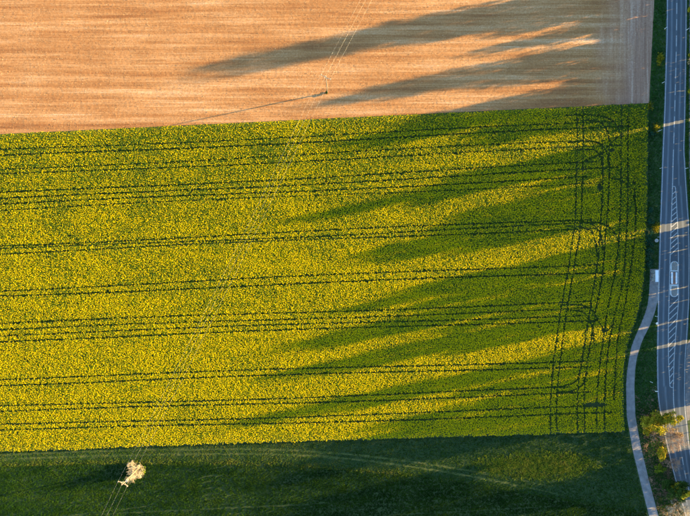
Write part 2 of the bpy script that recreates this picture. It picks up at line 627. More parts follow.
road = None
ys = np.arange(-140, 640, 3.0)
nc = 41
t = np.linspace(0, 1, nc)
L = roadE(ys, 0) - 1.1
R = roadE(ys, 1) + 1.1
Xr = L[:, None] + (R - L)[:, None] * t[None]
Yr = np.repeat(ys[:, None], nc, 1)
cl = np.where(ys < 388, cenL(ys), cenR(ys))
cr = np.where(ys < 186, cenL(ys), cenR(np.maximum(ys, 186)))
wear = np.zeros_like(Xr)
for (a, bb) in ((L + 1.1, cl), (cr, R - 1.1)):
    mid = (a + bb) / 2
    for off, s_ in ((-.02, 1.0), (.98, .35), (-.98, .35)):
        cx_ = mid + (bb - a) * .5 * off
        wear += s_ * np.exp(-((Xr - cx_[:, None]) / .9) ** 2)
rx, ry = Wn(Xr, Yr)
idx = np.arange(Xr.size).reshape(Xr.shape)
f4 = np.stack([idx[1:, :-1], idx[1:, 1:], idx[:-1, 1:], idx[:-1, :-1]], -1).reshape(-1, 4)
me = arr_mesh('road', np.stack([rx, ry, np.full_like(rx, .024)], -1).reshape(-1, 3), f4, [M['asphalt']], attrs={'wear': ('POINT', np.clip(wear, 0, 1).ravel())})
road = tag(obj('road', me), kind='structure')

ZP = .029


def strip(name, pts, w, z=ZP, mat=None, parent=None):
    """painted strip of width w (metres) along plan points"""
    p = [Vector(W(x, y)[:2]) for x, y in pts]
    vs, fs = [], []
    for k, q in enumerate(p):
        tt = (p[min(k + 1, len(p) - 1)] - p[max(k - 1, 0)]).normalized()
        nn = Vector((-tt.y, tt.x)) * w / 2
        vs += [(q.x + nn.x, q.y + nn.y, z), (q.x - nn.x, q.y - nn.y, z)]
        if k:
            fs.append((2 * k - 2, 2 * k - 1, 2 * k + 1, 2 * k))
    me = bpy.data.meshes.new(name)
    me.from_pydata(vs, [], fs)
    me.materials.append(mat or M['paint'])
    return obj(name, me, parent)


strip('edge_line', [(float(roadE(y, 0)), float(y)) for y in np.arange(-140, 640, 4)], .22, parent=road)
strip('edge_line', [(float(roadE(y, 1)), float(y)) for y in np.arange(-140, 640, 4)], .22, parent=road)
for k in range(-9, 9):
    y0, y1 = 3.0 + 16.2 * k, 14.0 + 16.2 * k
    strip('centre_dash', [(float(cenL(y)), float(y)) for y in np.linspace(y0, y1, 4)], .24, parent=road)
strip('centre_line', [(float(cenL(y)), float(y)) for y in np.linspace(149.5, 384, 70)], .24, parent=road)
strip('hatch_border', [(float(cenR(y)), float(y)) for y in np.linspace(187, 424, 70)], .24, parent=road)
strip('hatch_cap', [(672.4, 187.5), (673.4, 186.2), (674.8, 186.4), (675.4, 188.2)], .2, ZP + .003, parent=road)
strip('hatch_cap', [(669.6, 384), (670, 386.6), (671.6, 387.6), (673.2, 387.4)], .2, ZP + .003, parent=road)
for k in range(7):
    y0 = 430 + 13.5 * k
    strip('centre_dash', [(float(cenR(y)), float(y)) for y in np.linspace(y0, y0 + 8, 4)], .22, parent=road)


def hatch(y_left, rise):
    """bar from the left border up to the right border"""
    xl = float(cenL(y_left)) + .5
    yr_ = y_left - rise
    xr_ = float(cenR(yr_)) - .5
    strip('hatch_bar', [(xl, y_left), (xr_, yr_)], .26, ZP + .002, parent=road)


y = 194.0
while y < 258:
    hatch(y, 2.6 + (y - 194) * .065)
    y += 5.5
y = 307.5
while y < 385:
    hatch(y, 8.6 - (y - 307) * .062)
    y += 6.35

# side road and the cycle path across the road, both mostly outside the picture
sheet('side_road', [(684.9, 347), (692, 336), (704, 333), (760, 330), (760, 362), (706, 376), (694, 392), (689.5, 420), (686.6, 421), (685.4, 400)], .020, M['path'])
vs, fs = [], []
for k, yy in enumerate(np.arange(-140, 330, 6)):
    xx = 689.3 + 2.6 * max(0, (yy - 170) / 60) ** 1.2 if yy > 170 else 689.0 + max(0, -yy) * .012
    vs += [W(xx, yy)[:2] + (.018,), W(xx + 6.5, yy)[:2] + (.018,)]
    if k:
        fs.append((2 * k - 2, 2 * k, 2 * k + 1, 2 * k - 1))
me = bpy.data.meshes.new('cycle_path')
me.from_pydata(vs, [], fs)
me.materials.append(M['path'])
tag(obj('cycle_path', me), kind='structure')

# footpath slab with a waiting platform at its upper end
mbp = MB()
ys = np.arange(269, 640, 3.0)
for k, yy in enumerate(ys):
    a = W(float(pathL(yy)), yy); c_ = W(float(pathR(yy)), yy)
    mbp.v += [(a[0], a[1], .07), (c_[0], c_[1], .07), (a[0], a[1], -.05), (c_[0], c_[1], -.05)]
    if k:
        i = 4 * k
        mbp.f += [(i - 4, i, i + 1, i - 3), (i - 2, i - 4 + 0, i - 4, i - 2)][:1]
        mbp.f += [(i - 2, i + 2, i, i - 4), (i - 3, i + 1, i + 3, i - 1)]
mbp.f.append((1, 0, 2, 3))
path = tag(mbp.build('footpath', M['path']), kind='structure')
# kerb stones between platform and carriageway
kn = 0
for yy in np.arange(269, 303, 2.86):
    y2 = yy + 2.8
    a = Vector(W(float(roadE(yy, 0)) - .95, yy)); c_ = Vector(W(float(roadE(y2, 0)) - .95, y2))
    md = (a + c_) / 2
    MB().box((md.x, md.y, .05), ((c_ - a).length, .24, .22), math.atan2((c_ - a).y, (c_ - a).x)).build('kerb_stone', M['kerb'], path)

# ------------------------------------------------------------------ traffic island
isl = empty('traffic_island', W(674.3, 279))
tag(isl, 'long white kerbed traffic island with rounded ends in the middle of the road', 'traffic island')
o0 = Vector(W(674.3, 279))


def isl_pt(x, y):
    p = Vector(W(x, y)) - o0
    return (p.x, p.y)


def pad(y_round, y_flat, xc, hw, yc_sign):
    """outline: flat end and a rounded end"""
    pts = []
    r = hw * .95
    yc = y_round + yc_sign * r
    for k in range(13):
        a = math.pi * k / 12
        pts.append((xc - hw * math.cos(a), yc - yc_sign * r * math.sin(a)))
    pts += [(xc + hw, y_flat), (xc - hw, y_flat)]
    return pts


for (yr_, yf, xc, sg) in ((261.2, 271.6, 674.3, 1), (297.0, 284.4, 674.0, -1)):
    out = [isl_pt(*p) for p in pad(yr_, yf, xc, 4.0, sg)]
    cxm = sum(p[0] for p in out) / len(out); cym = sum(p[1] for p in out) / len(out)
    inn = [(cxm + (p[0] - cxm) * .74, cym + (p[1] - cym) * .82) for p in out]
    if (out[1][0] - out[0][0]) * (out[2][1] - out[0][1]) - (out[1][1] - out[0][1]) * (out[2][0] - out[0][0]) < 0:
        out, inn = out[::-1], inn[::-1]
    MB().ring(out, inn, .02, .15).build('kerb', M['white_kerb'], isl)
    MB().prism(inn, .02, .125).build('paved_pad', M['paving'], isl)
for x0, x1, mt, zt in ((671.0, 672.9, 'white', .034), (672.95, 675.5, 'red_paving', .036), (675.55, 677.4, 'white', .034)):
    a = isl_pt(x0, 272.2); c_ = isl_pt(x1, 283.8)
    MB().prism([(a[0], a[1]), (c_[0], a[1]), (c_[0], c_[1]), (a[0], c_[1])], .025, zt).build('crossing_strip', M[mt], isl)

# ------------------------------------------------------------------ bus shelter
bx = W(656.8, 276, 2.5)
bs = empty('bus_shelter', (bx[0], bx[1], .07))
tag(bs, 'small bus shelter with a flat white roof at the end of the footpath', 'bus shelter')
MB().box((0, 0, 2.45), (1.15, 4.1, .10)).build('roof', M['white'], bs)
MB().ring([(-.6, -2.08), (.6, -2.08), (.6, 2.08), (-.6, 2.08)], [(-.55, -2.03), (.55, -2.03), (.55, 2.03), (-.55, 2.03)], 2.38, 2.53).build('roof_rim', M['steel'], bs)
for sx in (-.5, .45):
    for sy in (-1.95, 1.95):
        MB().box((sx, sy, 1.2), (.07, .07, 2.4)).build('post', M['steel'], bs)
for k in range(3):
    MB().box((-.5, -1.28 + 1.28 * k, 1.25), (.012, 1.2, 1.9)).build('pane', M['glass'], bs)
for sy in (-1.95, 1.95):
    MB().box((0, sy, 1.25), (.8, .012, 1.9)).build('pane', M['glass'], bs)
sb = MB().box((-.2, 0, .45), (.35, 2.4, .05)).build('bench_seat', M['bench'], bs)
for sy in (-.9, .9):
    MB().box((-.2, sy, .21), (.06, .3, .42)).build('bench_leg', M['steel'], bs)

# ------------------------------------------------------------------ rape crop
STEP = .342 / S
gx, gy = np.meshgrid(np.arange(-42, 652, STEP), np.arange(98, 458, STEP))
px = (gx + rng.uniform(-.5, .5, gx.shape) * STEP * 1.05).ravel()
py = (gy + rng.uniform(-.5, .5, gx.shape) * STEP * 1.05).ravel()
N = len(px)
ok = (py > brown_bottom(px) + .3 + (vnoise(px, py, 4, 91) - .5) * 1.4) & (py < rape_bottom(px) + (rng.random(N) - .5) * 1.2 + (vnoise(px, py, 5, 92) - .5) * 1.6) & (px < rape_right(py) + (rng.random(N) - .5) * 1.6)
px, py = px[ok], py[ok]

row_lines = [(150, 127), (156, 132.6), (169.5, 144.8), (174.8, 151.3), (193.4, 167.4), (199.3, 174), (204.8, 181.3), (210, 187),
             (245.7, 223), (249.6, 227.3), (253.6, 231.7), (290.3, 268), (295.7, 276.3), (323.6, 304.8), (330, 311.3), (335.2, 317.8),
             (341, 323), (379, 363), (385, 368.7), (407, 390.4), (412.2, 395.8), (425.6, 410), (431, 416.5)]
row_w = [.42, .62, .40, .52, .55, .58, .55, .34, .5, .5, .55, .55, .62, .55, .5, .52, .6, .58, .58, .55, .58, .58, .6]
row_end = [612, 630, 590, 622, 600, 618, 590, 604, 592, 588, 596, 600, 606, 590, 592, 580, 598, 588, 592, 570, 590, 606, 612]
tracks = []
for (a, b5), w_, xe in zip(row_lines, row_w, row_end):
    pts = [(x, a + (b5 - a) * x / 500 + 1.0 * math.sin(x * .011 + a)) for x in np.linspace(-50, xe, 24)]
    tracks.append((pts, w_))
head_lines = [
    [(576.5, 104), (577.5, 140), (576.5, 180), (575, 222), (568, 270), (561, 310), (554, 360), (550.5, 405), (551, 436)],
    [(583, 104), (583.5, 140), (582.5, 180), (581, 222), (574, 270), (567, 310), (560.5, 360), (556.5, 410), (558, 436)],
    [(602.5, 140), (603, 180), (601, 222), (598, 260), (590, 310), (582, 360), (578, 390), (577.5, 436)],
    [(609.5, 146), (609, 190), (606, 230), (603, 270), (596, 310), (588, 360), (584.5, 390), (585, 436)],
    [(622, 102), (621.5, 150), (621, 200), (619, 240), (615.5, 270), (608, 310), (601, 356), (597, 400), (597, 436)],
    [(628.5, 102), (628, 150), (628, 200), (626.5, 240), (623, 280), (614, 320), (607.5, 356), (605, 400), (604.5, 436)],
    [(634, 180), (636, 220), (632, 260), (626, 300), (618, 340), (614, 400)]]
for hl in head_lines:
    tracks.append((smooth_poly(hl, 6), .58))
turns = [
    [(560, 221), (580, 221), (594, 225), (601, 236), (603, 250)], [(566, 226), (582, 227), (591, 232), (596, 242), (597, 256)],
    [(590, 222), (604, 224), (614, 232), (620, 246)], [(560, 305), (580, 305), (592, 310), (598, 320), (606, 331), (612, 326)],
    [(566, 310), (580, 311), (588, 317), (593, 330), (594, 344)], [(553, 387), (568, 385), (577, 380), (581, 368), (584, 352)],
    [(556, 392), (572, 391), (582, 385), (587, 374)], [(566, 115), (592, 115), (608, 118), (617, 126), (622, 138)],
    [(575, 120), (596, 121), (606, 128), (610, 142)], [(568, 143), (590, 141), (602, 145), (608, 156), (609, 170)],
    [(578, 150), (594, 150), (601, 158), (603, 170)], [(612, 178), (624, 182), (632, 192), (637, 210)], [(586, 160), (600, 154), (618, 136)]]
for tl in turns:
    tracks.append((smooth_poly(tl, 6), .62))
wobble = vnoise(px, py, 5, 21)
gapn = vnoise(px * .5, py * 2, 4, 22)
keep = np.ones(len(px), bool)
near = np.zeros(len(px))
crushed = np.zeros(len(px), bool)
for pts, w_ in tracks:
    bx0 = min(p[0] for p in pts) - 3; bx1 = max(p[0] for p in pts) + 3
    by0 = min(p[1] for p in pts) - 3; by1 = max(p[1] for p in pts) + 3
    sel = np.where((px > bx0) & (px < bx1) & (py > by0) & (py < by1))[0]
    d = seg_dist(px[sel], py[sel], pts)
    wid = (w_ + (.36 if w_ > .7 else .22)) * (0.88 + .25 * wobble[sel])       # plan units
    edge_ = wid * (.72 + .5 * rng.random(len(sel)))
    crushed[sel[d < edge_]] = True
    near[sel] = np.maximum(near[sel], np.clip(1 - d / 3.0, 0, 1))
# trampled bare spots on the headland
for (x, y, a, b_) in ((600, 187, 2.6, 4.2), (597, 405, 13, 2.2), (604, 331, 3, 2), (648, 178, 2, 5), (612, 150, 3, 2)):
    keep &= ~((((px - x) / a) ** 2 + ((py - y) / b_) ** 2) < .7 + .6 * wobble)
# thin places in the stand
thin = vnoise(px, py, 2.2, 23) * .6 + vnoise(px, py, 1.1, 24) * .4
bloom = np.interp(py + .045 * px, [130, 200, 260, 330, 460], [.60, .68, .84, .95, .98])
bloom = bloom + (vnoise(px * .30, py * 1.6, 8, 25) - .5) * .40 + (vnoise(px, py, 30, 26) - .5) * .30
bloom -= np.clip((px - 560) / 60, 0, 1) * .22
bloom -= near * .06
keep &= ~(thin < .23 - .10 * bloom)
keep &= ~crushed | (rng.random(len(px)) < .45)
bloom = np.where(crushed, 0, np.clip(bloom, .05, 1))
px, py, bloom, crushed = px[keep], py[keep], bloom[keep], crushed[keep]
wx, wy = Wn(px, py)
n = len(wx)
hgt = 1.22 + rng.normal(size=n) * .05 + (vnoise(wx, wy, 1.1, 27) - .5) * .20 + (vnoise(wx, wy, 9, 28) - .5) * .14
hgt = np.where(crushed, .42 + .2 * rng.random(n), hgt)
sh = (H - np.where(crushed, 1.2, hgt)) / H
wx *= sh; wy *= sh                                        # the plan was read at canopy height
P3 = np.stack([wx, wy, hgt], 1)
parts_v, mi, var = [], [], []
pv = rng.random(n)
NF = 3
for k in range(NF + 1):
    cen = P3 + np.stack([rng.normal(size=n) * .11, rng.normal(size=n) * .11, -.02 - rng.random(n) * .12 - (.12 if k >= NF else 0)], 1)
    th = np.radians(rng.uniform(2, 36, n)) if k < NF else np.radians(rng.uniform(5, 50, n))
    az = rng.random(n) * 2 * np.pi
    nor = np.stack([np.sin(th) * np.cos(az), np.sin(th) * np.sin(az), np.cos(th)], 1)
    sz = rng.uniform(.10, .19, n) if k < NF else rng.uniform(.18, .30, n)
    parts_v.append(quads(cen, nor, sz, sz * .8, rng))
    fl = (rng.random(n) < bloom) & (k < NF)
    mi.append(np.where(fl, 0, 1))
    var.append(np.clip(.65 * rng.random(n) + .35 * pv, 0, 1))
me = arr_mesh('rapeseed_crop', np.concatenate(parts_v), quad_faces((NF + 1) * n), [M['rape_flower'], M['rape_leaf']], np.concatenate(mi), {'var': ('FACE', np.concatenate(var))})
tag(obj('rapeseed_crop', me), 'yellow flowering rapeseed crop filling the wide field, cut by dark wheel tracks', 'crop', kind='stuff')
print('rape plants', n)

# ------------------------------------------------------------------ straw and clods on the brown field
N = 75000
px = rng.uniform(-30, 655, N); py = rng.uniform(-30, 136, N)
ok = (py < brown_bottom(px) - .3) & (px < brown_right(py) - .5)
ok &= rng.random(N) < .35 + .65 * vnoise(px * .08, (py + .0478 * px) * .9, 1.0, 31)
px, py = px[ok], py[ok]
wx, wy = Wn(px, py)
n = len(wx)
yr_s = wy * math.cos(.047) - wx * math.sin(.047)
snap = np.round(yr_s / .62) * .62 + rng.normal(size=n) * .07
wy = np.where(px < 610, wy + (snap - yr_s), wy)
th = np.radians(rng.uniform(0, 55, n)); az = rng.random(n) * 2 * np.pi
nor = np.stack([np.sin(th) * np.cos(az), np.sin(th) * np.sin(az), np.cos(th)], 1)
cen = np.stack([wx, wy, np.full(n, .13) + rng.random(n) * .05], 1)
me = arr_mesh('stubble', quads(cen, nor, rng.uniform(.06, .15, n), rng.uniform(.03, .08, n), rng), quad_faces(n), [M['straw']], attrs={'var': ('FACE', rng.random(n))})
tag(obj('stubble', me), 'dry straw stubble and clods scattered over the brown field', 'stubble', kind='stuff')

# ------------------------------------------------------------------ grasses
# wheat in the lower field, drilled in rows, with the marks of turning wheels
N = 105000
px = rng.uniform(-30, 662, N); py = rng.uniform(458, 540, N)
ok = (py > wheat_top(px) + .3) & (px < pathL(py) - 2)
ok &= rng.random(N) < .45 + .55 * vnoise(px * .05, (py + .02 * px) * .8, 1, 41)
for rr in (14, 19.5, 26, 31.5):
    d = np.abs(np.hypot((px - 214) * 1.0, (py - 507) * 1.0) - rr)
    ok &= ~((d < .55) & (px > 200))
for (a, b_) in (((60, 516), (330, 503)), ((30, 520), (150, 506)), ((300, 520), (560, 506))):
    ok &= seg_dist(px, py, [a, b_]) > .5
px, py = px[ok], py[ok]
wx, wy = Wn(px, py)
hh = .30 + .14 * vnoise(wx, wy, 1.2, 42) + .10 * vnoise(wx, wy, 7, 44)
me = tuft_mesh('wheat_crop', wx, wy, hh, np.full(len(wx), .20), M['wheat'], rng, .4, .01, vnoise(wx * .3, wy, 2.0, 43) * .7 + .1, per=4)
tag(obj('wheat_crop', me), 'dark green young cereal crop in the lower field', 'crop', kind='stuff')

# grass of the margin between the crops
N = 70000
px = rng.uniform(-30, 660, N); py = rng.uniform(432, 512, N)
ok = (py > rape_bottom(px) + .3) & (py < wheat_top(px) + .8) & (px < pathL(py) - 1.0)
rd = np.minimum(seg_dist(px, py, ruts[0]), seg_dist(px, py, ruts[1]))
ok &= (rd > 1.0) | (rng.random(N) < .62)
px, py, rd = px[ok], py[ok], rd[ok]
wx, wy = Wn(px, py)
near_w = np.clip(1 - (wheat_top(px) - py) / 5, 0, 1)
sun_patch = np.clip(1.25 - (((px - 535) / 62) ** 2 + ((py - 466 - .03 * (535 - px)) / 15) ** 2), 0, 1) * (px > 440)  # taller grass here, also coloured lighter to paint in the sunlit patch
hh = .12 + .18 * vnoise(wx, wy, 1.0, 52) + .22 * near_w + .30 * sun_patch * vnoise(wx, wy, .8, 54)
vr = .35 * vnoise(wx * .4, wy, 1.6, 53) + .14 + .22 * np.clip((500 - px) / 120, 0, 1) + .25 * near_w * (px < 420) + .45 * sun_patch
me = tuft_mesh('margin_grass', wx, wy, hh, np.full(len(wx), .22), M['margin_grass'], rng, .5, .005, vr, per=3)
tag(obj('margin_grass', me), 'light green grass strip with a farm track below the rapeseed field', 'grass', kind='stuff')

# rough grass in mid margin; its lighter tone paints in the patch of sun
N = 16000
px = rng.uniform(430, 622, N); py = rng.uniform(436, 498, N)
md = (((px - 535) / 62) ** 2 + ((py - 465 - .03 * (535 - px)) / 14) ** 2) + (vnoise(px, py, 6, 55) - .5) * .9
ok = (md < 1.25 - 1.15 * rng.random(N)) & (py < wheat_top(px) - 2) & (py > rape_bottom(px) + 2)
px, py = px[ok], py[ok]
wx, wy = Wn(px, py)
me = tuft_mesh('sunpatch_grass', wx, wy, .22 + .22 * vnoise(wx, wy, .9, 56), np.full(len(wx), .26), M['sun_patch'], rng, .95, .006, .15 + .7 * vnoise(wx, wy, 1.1, 57), per=4)
tag(obj('sunpatch_grass', me), 'patch of rough grass below the crop edge, its light green painting in the sun patch', 'grass', kind='stuff')

# road verges
N = 90000
px = rng.uniform(622, 712, N); py = rng.uniform(-45, 560, N)
le, re = roadE(py, 0) - 1.3, roadE(py, 1) + 1.3
brd = np.where(py < 103, brown_right(py) + .3, np.where(py < 437, rape_right(py) + .6, 999))
brd = np.where(py >= 433, pathR(np.maximum(py, 433)) + .4, brd)
inpath = (py > 268.5) & (px > pathL(py) - .4) & (px < pathR(py) + .5)
okl = (px > brd) & (px < le) & ~inpath
okr = (px > re) & ((px < 689.1) & (py < 180) | (px > 697.5) | ((py > 180) & (py < 333))) & ~((py > 330) & (py < 424) & (px < 762)) 
ok = okl | okr
px, py = px[ok], py[ok]
wx, wy = Wn(px, py)
dist = np.abs(px - (roadE(py, 0) - 1.3))
hh = .10 + .22 * vnoise(wx, wy, .9, 62) + .12 * np.clip(dist / 10, 0, 1)
me = tuft_mesh('verge_grass', wx, wy, hh, np.full(len(wx), .2), M['grass'], rng, .5, .004, .55 * vnoise(wx, wy, 2.5, 63), per=3)
tag(obj('verge_grass', me), 'dark green rough grass on the road verges', 'grass', kind='stuff')


# dead stalks and leaf litter under the trees between footpath and road
N = 13000
px = rng.uniform(630, 690, N); py = rng.uniform(385, 550, N)
dens = np.clip((py - 385) / 60, 0, 1) * (vnoise(px, py, 6, 81) * .9 + .25)
ok = (px > pathR(py) + .8) & (px < roadE(py, 0) - 1.4) & (rng.random(N) < dens)
px, py = px[ok], py[ok]
wx, wy = Wn(px, py)
me = tuft_mesh('dry_undergrowth', wx, wy, .15 + .35 * vnoise(wx, wy, 1.2, 82), np.full(len(wx), .2), M['twig_pink'], rng, .7, .006, .1 + .5 * vnoise(wx, wy, 1.5, 83), per=3)
tag(obj('dry_undergrowth', me), 'brown dead undergrowth on the verge between footpath and road bend', 'undergrowth', kind='stuff')

# ------------------------------------------------------------------ trees and shrubs
def rand_clumps(r, n, rx, ry, z0, z1, rel=.42, shape='round'):
    out = []
    for k in range(n):
        t_ = (k + .5) / n
        z_ = z0 + (z1 - z0) * t_
        if shape == 'column':
            prof = (math.sin(math.pi * min(1, .16 + t_ * .80)) ** .5)
        elif shape == 'cone':
            prof = 1.05 - t_ * .92
        else:
            prof = math.sqrt(max(.06, 1 - (2 * t_ - 1) ** 2))
        a = r.random() * 6.283 + k * 2.4
        q = math.sqrt(r.random()) * (1 - rel * .75)
        s_ = rel * (.75 + .5 * r.random())
        out.append((math.cos(a) * q * rx * prof, math.sin(a) * q * ry * prof, z_, max(.25, s_ * rx * (.45 + .55 * prof)), max(.25, s_ * ry * (.45 + .55 * prof)), (z1 - z0) * s_ * .34))
    return out


def trunk_mb(h, r0, r, limbs, spread):
    mb = MB()
    bend = [(r.normal() * .02 * h, r.normal() * .02 * h) for _ in range(4)]
    pts = [(0, 0, -.1), (bend[0][0] * .3, bend[0][1] * .3, h * .3), (bend[1][0], bend[1][1], h * .65), (bend[2][0], bend[2][1], h)]
    mb.tube(pts, [r0 * 1.25, r0 * .9, r0 * .55, r0 * .12], 7)
    for k in range(limbs):
        zf = .3 + .6 * k / limbs
        a = k * 2.4 + r.random()
        L_ = spread * (.6 + .5 * r.random()) * (1.1 - zf * .6)
        p0 = Vector((0, 0, h * zf))
        p1 = p0 + Vector((math.cos(a) * L_ * .5, math.sin(a) * L_ * .5, L_ * .35))
        p2 = p0 + Vector((math.cos(a) * L_, math.sin(a) * L_, L_ * .9))
        mb.tube([p0, p1, p2], [r0 * .4, r0 * .25, r0 * .06], 5)
    return mb


def twig_mesh(name, mat, r, h, rx, ry, n_main, depth, thick):
    """bare crown: branches forking into fine twigs, three-sided"""
    V, F, vals = [], [], []

    def seg(p, q, r0, r1, val):
        t_ = (q - p).normalized()
        a = t_.cross(Vector((r.normal(), r.normal(), r.normal()))).normalized()
        b_ = t_.cross(a)
        i = len(V)
        for c0, rr in ((p, r0), (q, r1)):
            for g in range(3):
                an = g * 2.0944
                V.append(tuple(c0 + (a * math.cos(an) + b_ * math.sin(an)) * rr))
        for g in range(3):
            g2 = (g + 1) % 3
            F.append((i + g, i + g2, i + 3 + g2, i + 3 + g)); vals.append(val)

    def grow(p, d, L_, rad, lev):
        q = p + d * L_
        seg(p, q, rad, rad * .65, min(1, max(0, .25 + .2 * lev + r.normal() * .15)))
        if lev >= depth:
            return
        for _ in range(3 if lev < depth - 1 else 4):
            nd = (d + Vector((r.normal() * .55, r.normal() * .55, r.normal() * .4 + .12))).normalized()
            grow(p + d * L_ * (.45 + .55 * r.random()), nd, L_ * (.58 + .25 * r.random()), max(rad * .55, thick * .35), lev + 1)
    for k in range(n_main):
        a = k * 2.4 + r.random()
        q = math.sqrt((k + .5) / n_main)
        d = Vector((math.cos(a) * q * rx, math.sin(a) * q * ry, h * (.75 - .3 * q))).normalized()
        ext = math.sqrt((d.x * d.x) / (rx * rx) + (d.y * d.y) / (ry * ry) + (d.z * d.z) / (h * h))
        grow(Vector((r.normal() * .1, r.normal() * .1, .2)), d, .42 / ext, thick, 0)
    return arr_mesh(name, np.array(V), np.array(F), [mat], attrs={'var': ('FACE', np.array(vals))})


def place(x, y, z):
    """foot of a plant whose crown, at height z, is seen at plan x, y"""
    p = W(x, y, z)
    return (p[0], p[1], 0)


def leafy(name, label, cat, x, y, zc, rx, ry, h, nleaf, size, mat, seed, clumps=16, z0=None, group=None, rel=.42, shape='round', fill=.45, lean=0.0):
    r = np.random.default_rng(seed)
    p_ = place(x, y, zc)
    t_ = empty(name, (p_[0] - lean, p_[1], 0))
    tag(t_, label, cat, group)
    tk = obj('trunk', trunk_mb(h * .8, .07 + h * .014, r, 6, rx * .8).mesh('trunk', M['bark'], True), t_)
    tk.rotation_euler = (0, math.atan2(lean, h * .75), 0)
    cl_ = rand_clumps(r, clumps, rx, ry, h * .28 if z0 is None else z0, h * .93, rel, shape)
    cr_ = obj('crown', crown_mesh('crown', cl_, nleaf, size, M[mat], r, fill=fill), t_)
    cr_.location = (lean, 0, 0)
    return t_


def bare(name, label, cat, x, y, zc, rx, ry, h, mat, seed, n_main=7, depth=4, thick=.07, group=None, tr=.3, lean=0.0):
    r = np.random.default_rng(seed)
    p_ = place(x, y, zc)
    t_ = empty(name, (p_[0] - lean, p_[1], 0))
    tag(t_, label, cat, group)
    th_ = h * tr
    if th_ > .3:
        MB().tube([(0, 0, -.1), (.05 + lean * .4, 0, th_ * .5), (lean, 0, th_ + .3)], [.06 + h * .016, .05 + h * .013, .04 + h * .01], 7).build('trunk', M['bark'], t_, True)
    c_ = obj('crown', twig_mesh('crown', M[mat], r, h - th_, rx, ry, n_main, depth, thick), t_)
    c_.location = (lean, 0, th_)
    return t_


# the group of trees by the lower bend of the road
leafy('spring_tree', 'broad yellow-green tree overhanging the road edge below the hatched markings', 'tree', 653.5, 424, 2.8, 5.2, 4.6, 5.6, 4200, .19, 'leaf_lime', 101, 40, rel=.27, fill=.1)
leafy('spring_tree', 'yellow-green tree crown reaching over the carriageway, beside the bare pinkish tree', 'tree', 670.5, 420, 3.0, 4.2, 3.4, 5.8, 3000, .19, 'leaf_lime', 102, 32, rel=.28, fill=.1, lean=2.1)
bare('bare_tree', 'bare pinkish-brown tree leaning over the road at the bend', 'tree', 674.5, 439, 3.6, 5.0, 5.0, 6.2, 'twig_pink', 103, 16, 4, .055, lean=1.9)
bare('bare_tree', 'small bare brown tree on the verge under the yellow-green tree', 'tree', 656, 437, 2.2, 3.4, 2.9, 4, 'twig_pink', 104, 7, 4, .045)
leafy('young_tree', 'narrow bright yellow-green bush between the bare trees and the road line', 'bush', 661.5, 453, 1.8, 2.1, 3.2, 3.6, 1400, .18, 'leaf_lime', 105, 20, rel=.32, fill=.1)
bare('bare_tree', 'bare brown tree over the road just above the dark green tree', 'tree', 674, 464, 2.8, 3.5, 3.1, 4.6, 'twig_pink', 106, 11, 4, .05, lean=.6)
leafy('green_tree', 'dense green tree at the bottom of the road, its top lit yellow', 'tree', 675.5, 489, 4.0, 5.0, 4.4, 7.2, 5200, .20, 'leaf_green', 107, 40, rel=.28, fill=.1)
leafy('green_tree', 'lime crown painting in the sunlit top of the dense green tree at the right edge', 'tree', 684, 493, 6.2, 2.7, 2.3, 8.8, 1700, .19, 'leaf_lime', 108, 18, rel=.32, fill=.1)  # extra crown in yellower leaves, paints the sunlit top of the tree above
bare('pale_tree', 'pale tan budding tree in the bottom right corner', 'tree', 681, 510, 4.0, 5.4, 4.8, 7, 'twig_pale', 109, 12, 4, .05)
leafy('budding_bush', 'tan budding bush in front of the pale tree in the corner', 'bush', 672, 512, 2.2, 2.8, 2.5, 3.8, 600, .18, 'leaf_tan', 110, 12, rel=.3, fill=.1)
leafy('young_tree', 'low yellow-green bush beside the footpath, left of the broad tree', 'bush', 647, 431, 1.4, 1.9, 2.1, 2.8, 800, .17, 'leaf_lime', 111, 14, rel=.32, fill=.1)
leafy('young_tree', 'small green bush on the verge between the bare brown tree and the footpath', 'bush', 660, 468, 1.4, 2.2, 2.0, 2.8, 800, .17, 'leaf_spring', 112, 14, rel=.32, fill=.1)
leafy('budding_tree', 'orange-brown budding tree crown above the carriageway at the bend', 'tree', 676, 434, 3.4, 2.8, 2.6, 5.4, 700, .14, 'leaf_tan', 113, 22, rel=.26, fill=.1, lean=2.6)
scr = [(652, 463, 1.3), (650, 480, 1.1), (657, 476, 1.4), (646, 445, 1.0), (660, 500, 1.5), (644, 428, 1.0), (653, 440, 1.2), (663, 512, 1.3), (647, 410, .8), (652, 400, .7)]
scr_lab = ['low dark scrub bush between footpath and the road at the bend', 'low scrub bush right beside the lower footpath', 'round scrub bush left of the dense green tree',
           'small bush beside the footpath below the yellow-green tree', 'scrub bush at the left foot of the pale corner tree', 'small bush between footpath and the broad yellow-green tree',
           'bush on the verge under the small bare tree', 'scrub bush at the very bottom beside the footpath', 'tiny bush on the verge above the yellow-green tree', 'topmost tiny bush of the verge between footpath and road']
for k, ((x, y, h_), lb) in enumerate(zip(scr, scr_lab)):
    bare('scrub_bush', lb, 'bush', x, y, h_ * .5, h_ * 1.1, h_ * 1.1, h_ * 1.2, 'twig_pink' if k % 2 else 'leaf_green', 120 + k, 7, 3, .035, 'scrub bushes beside the footpath', tr=0)

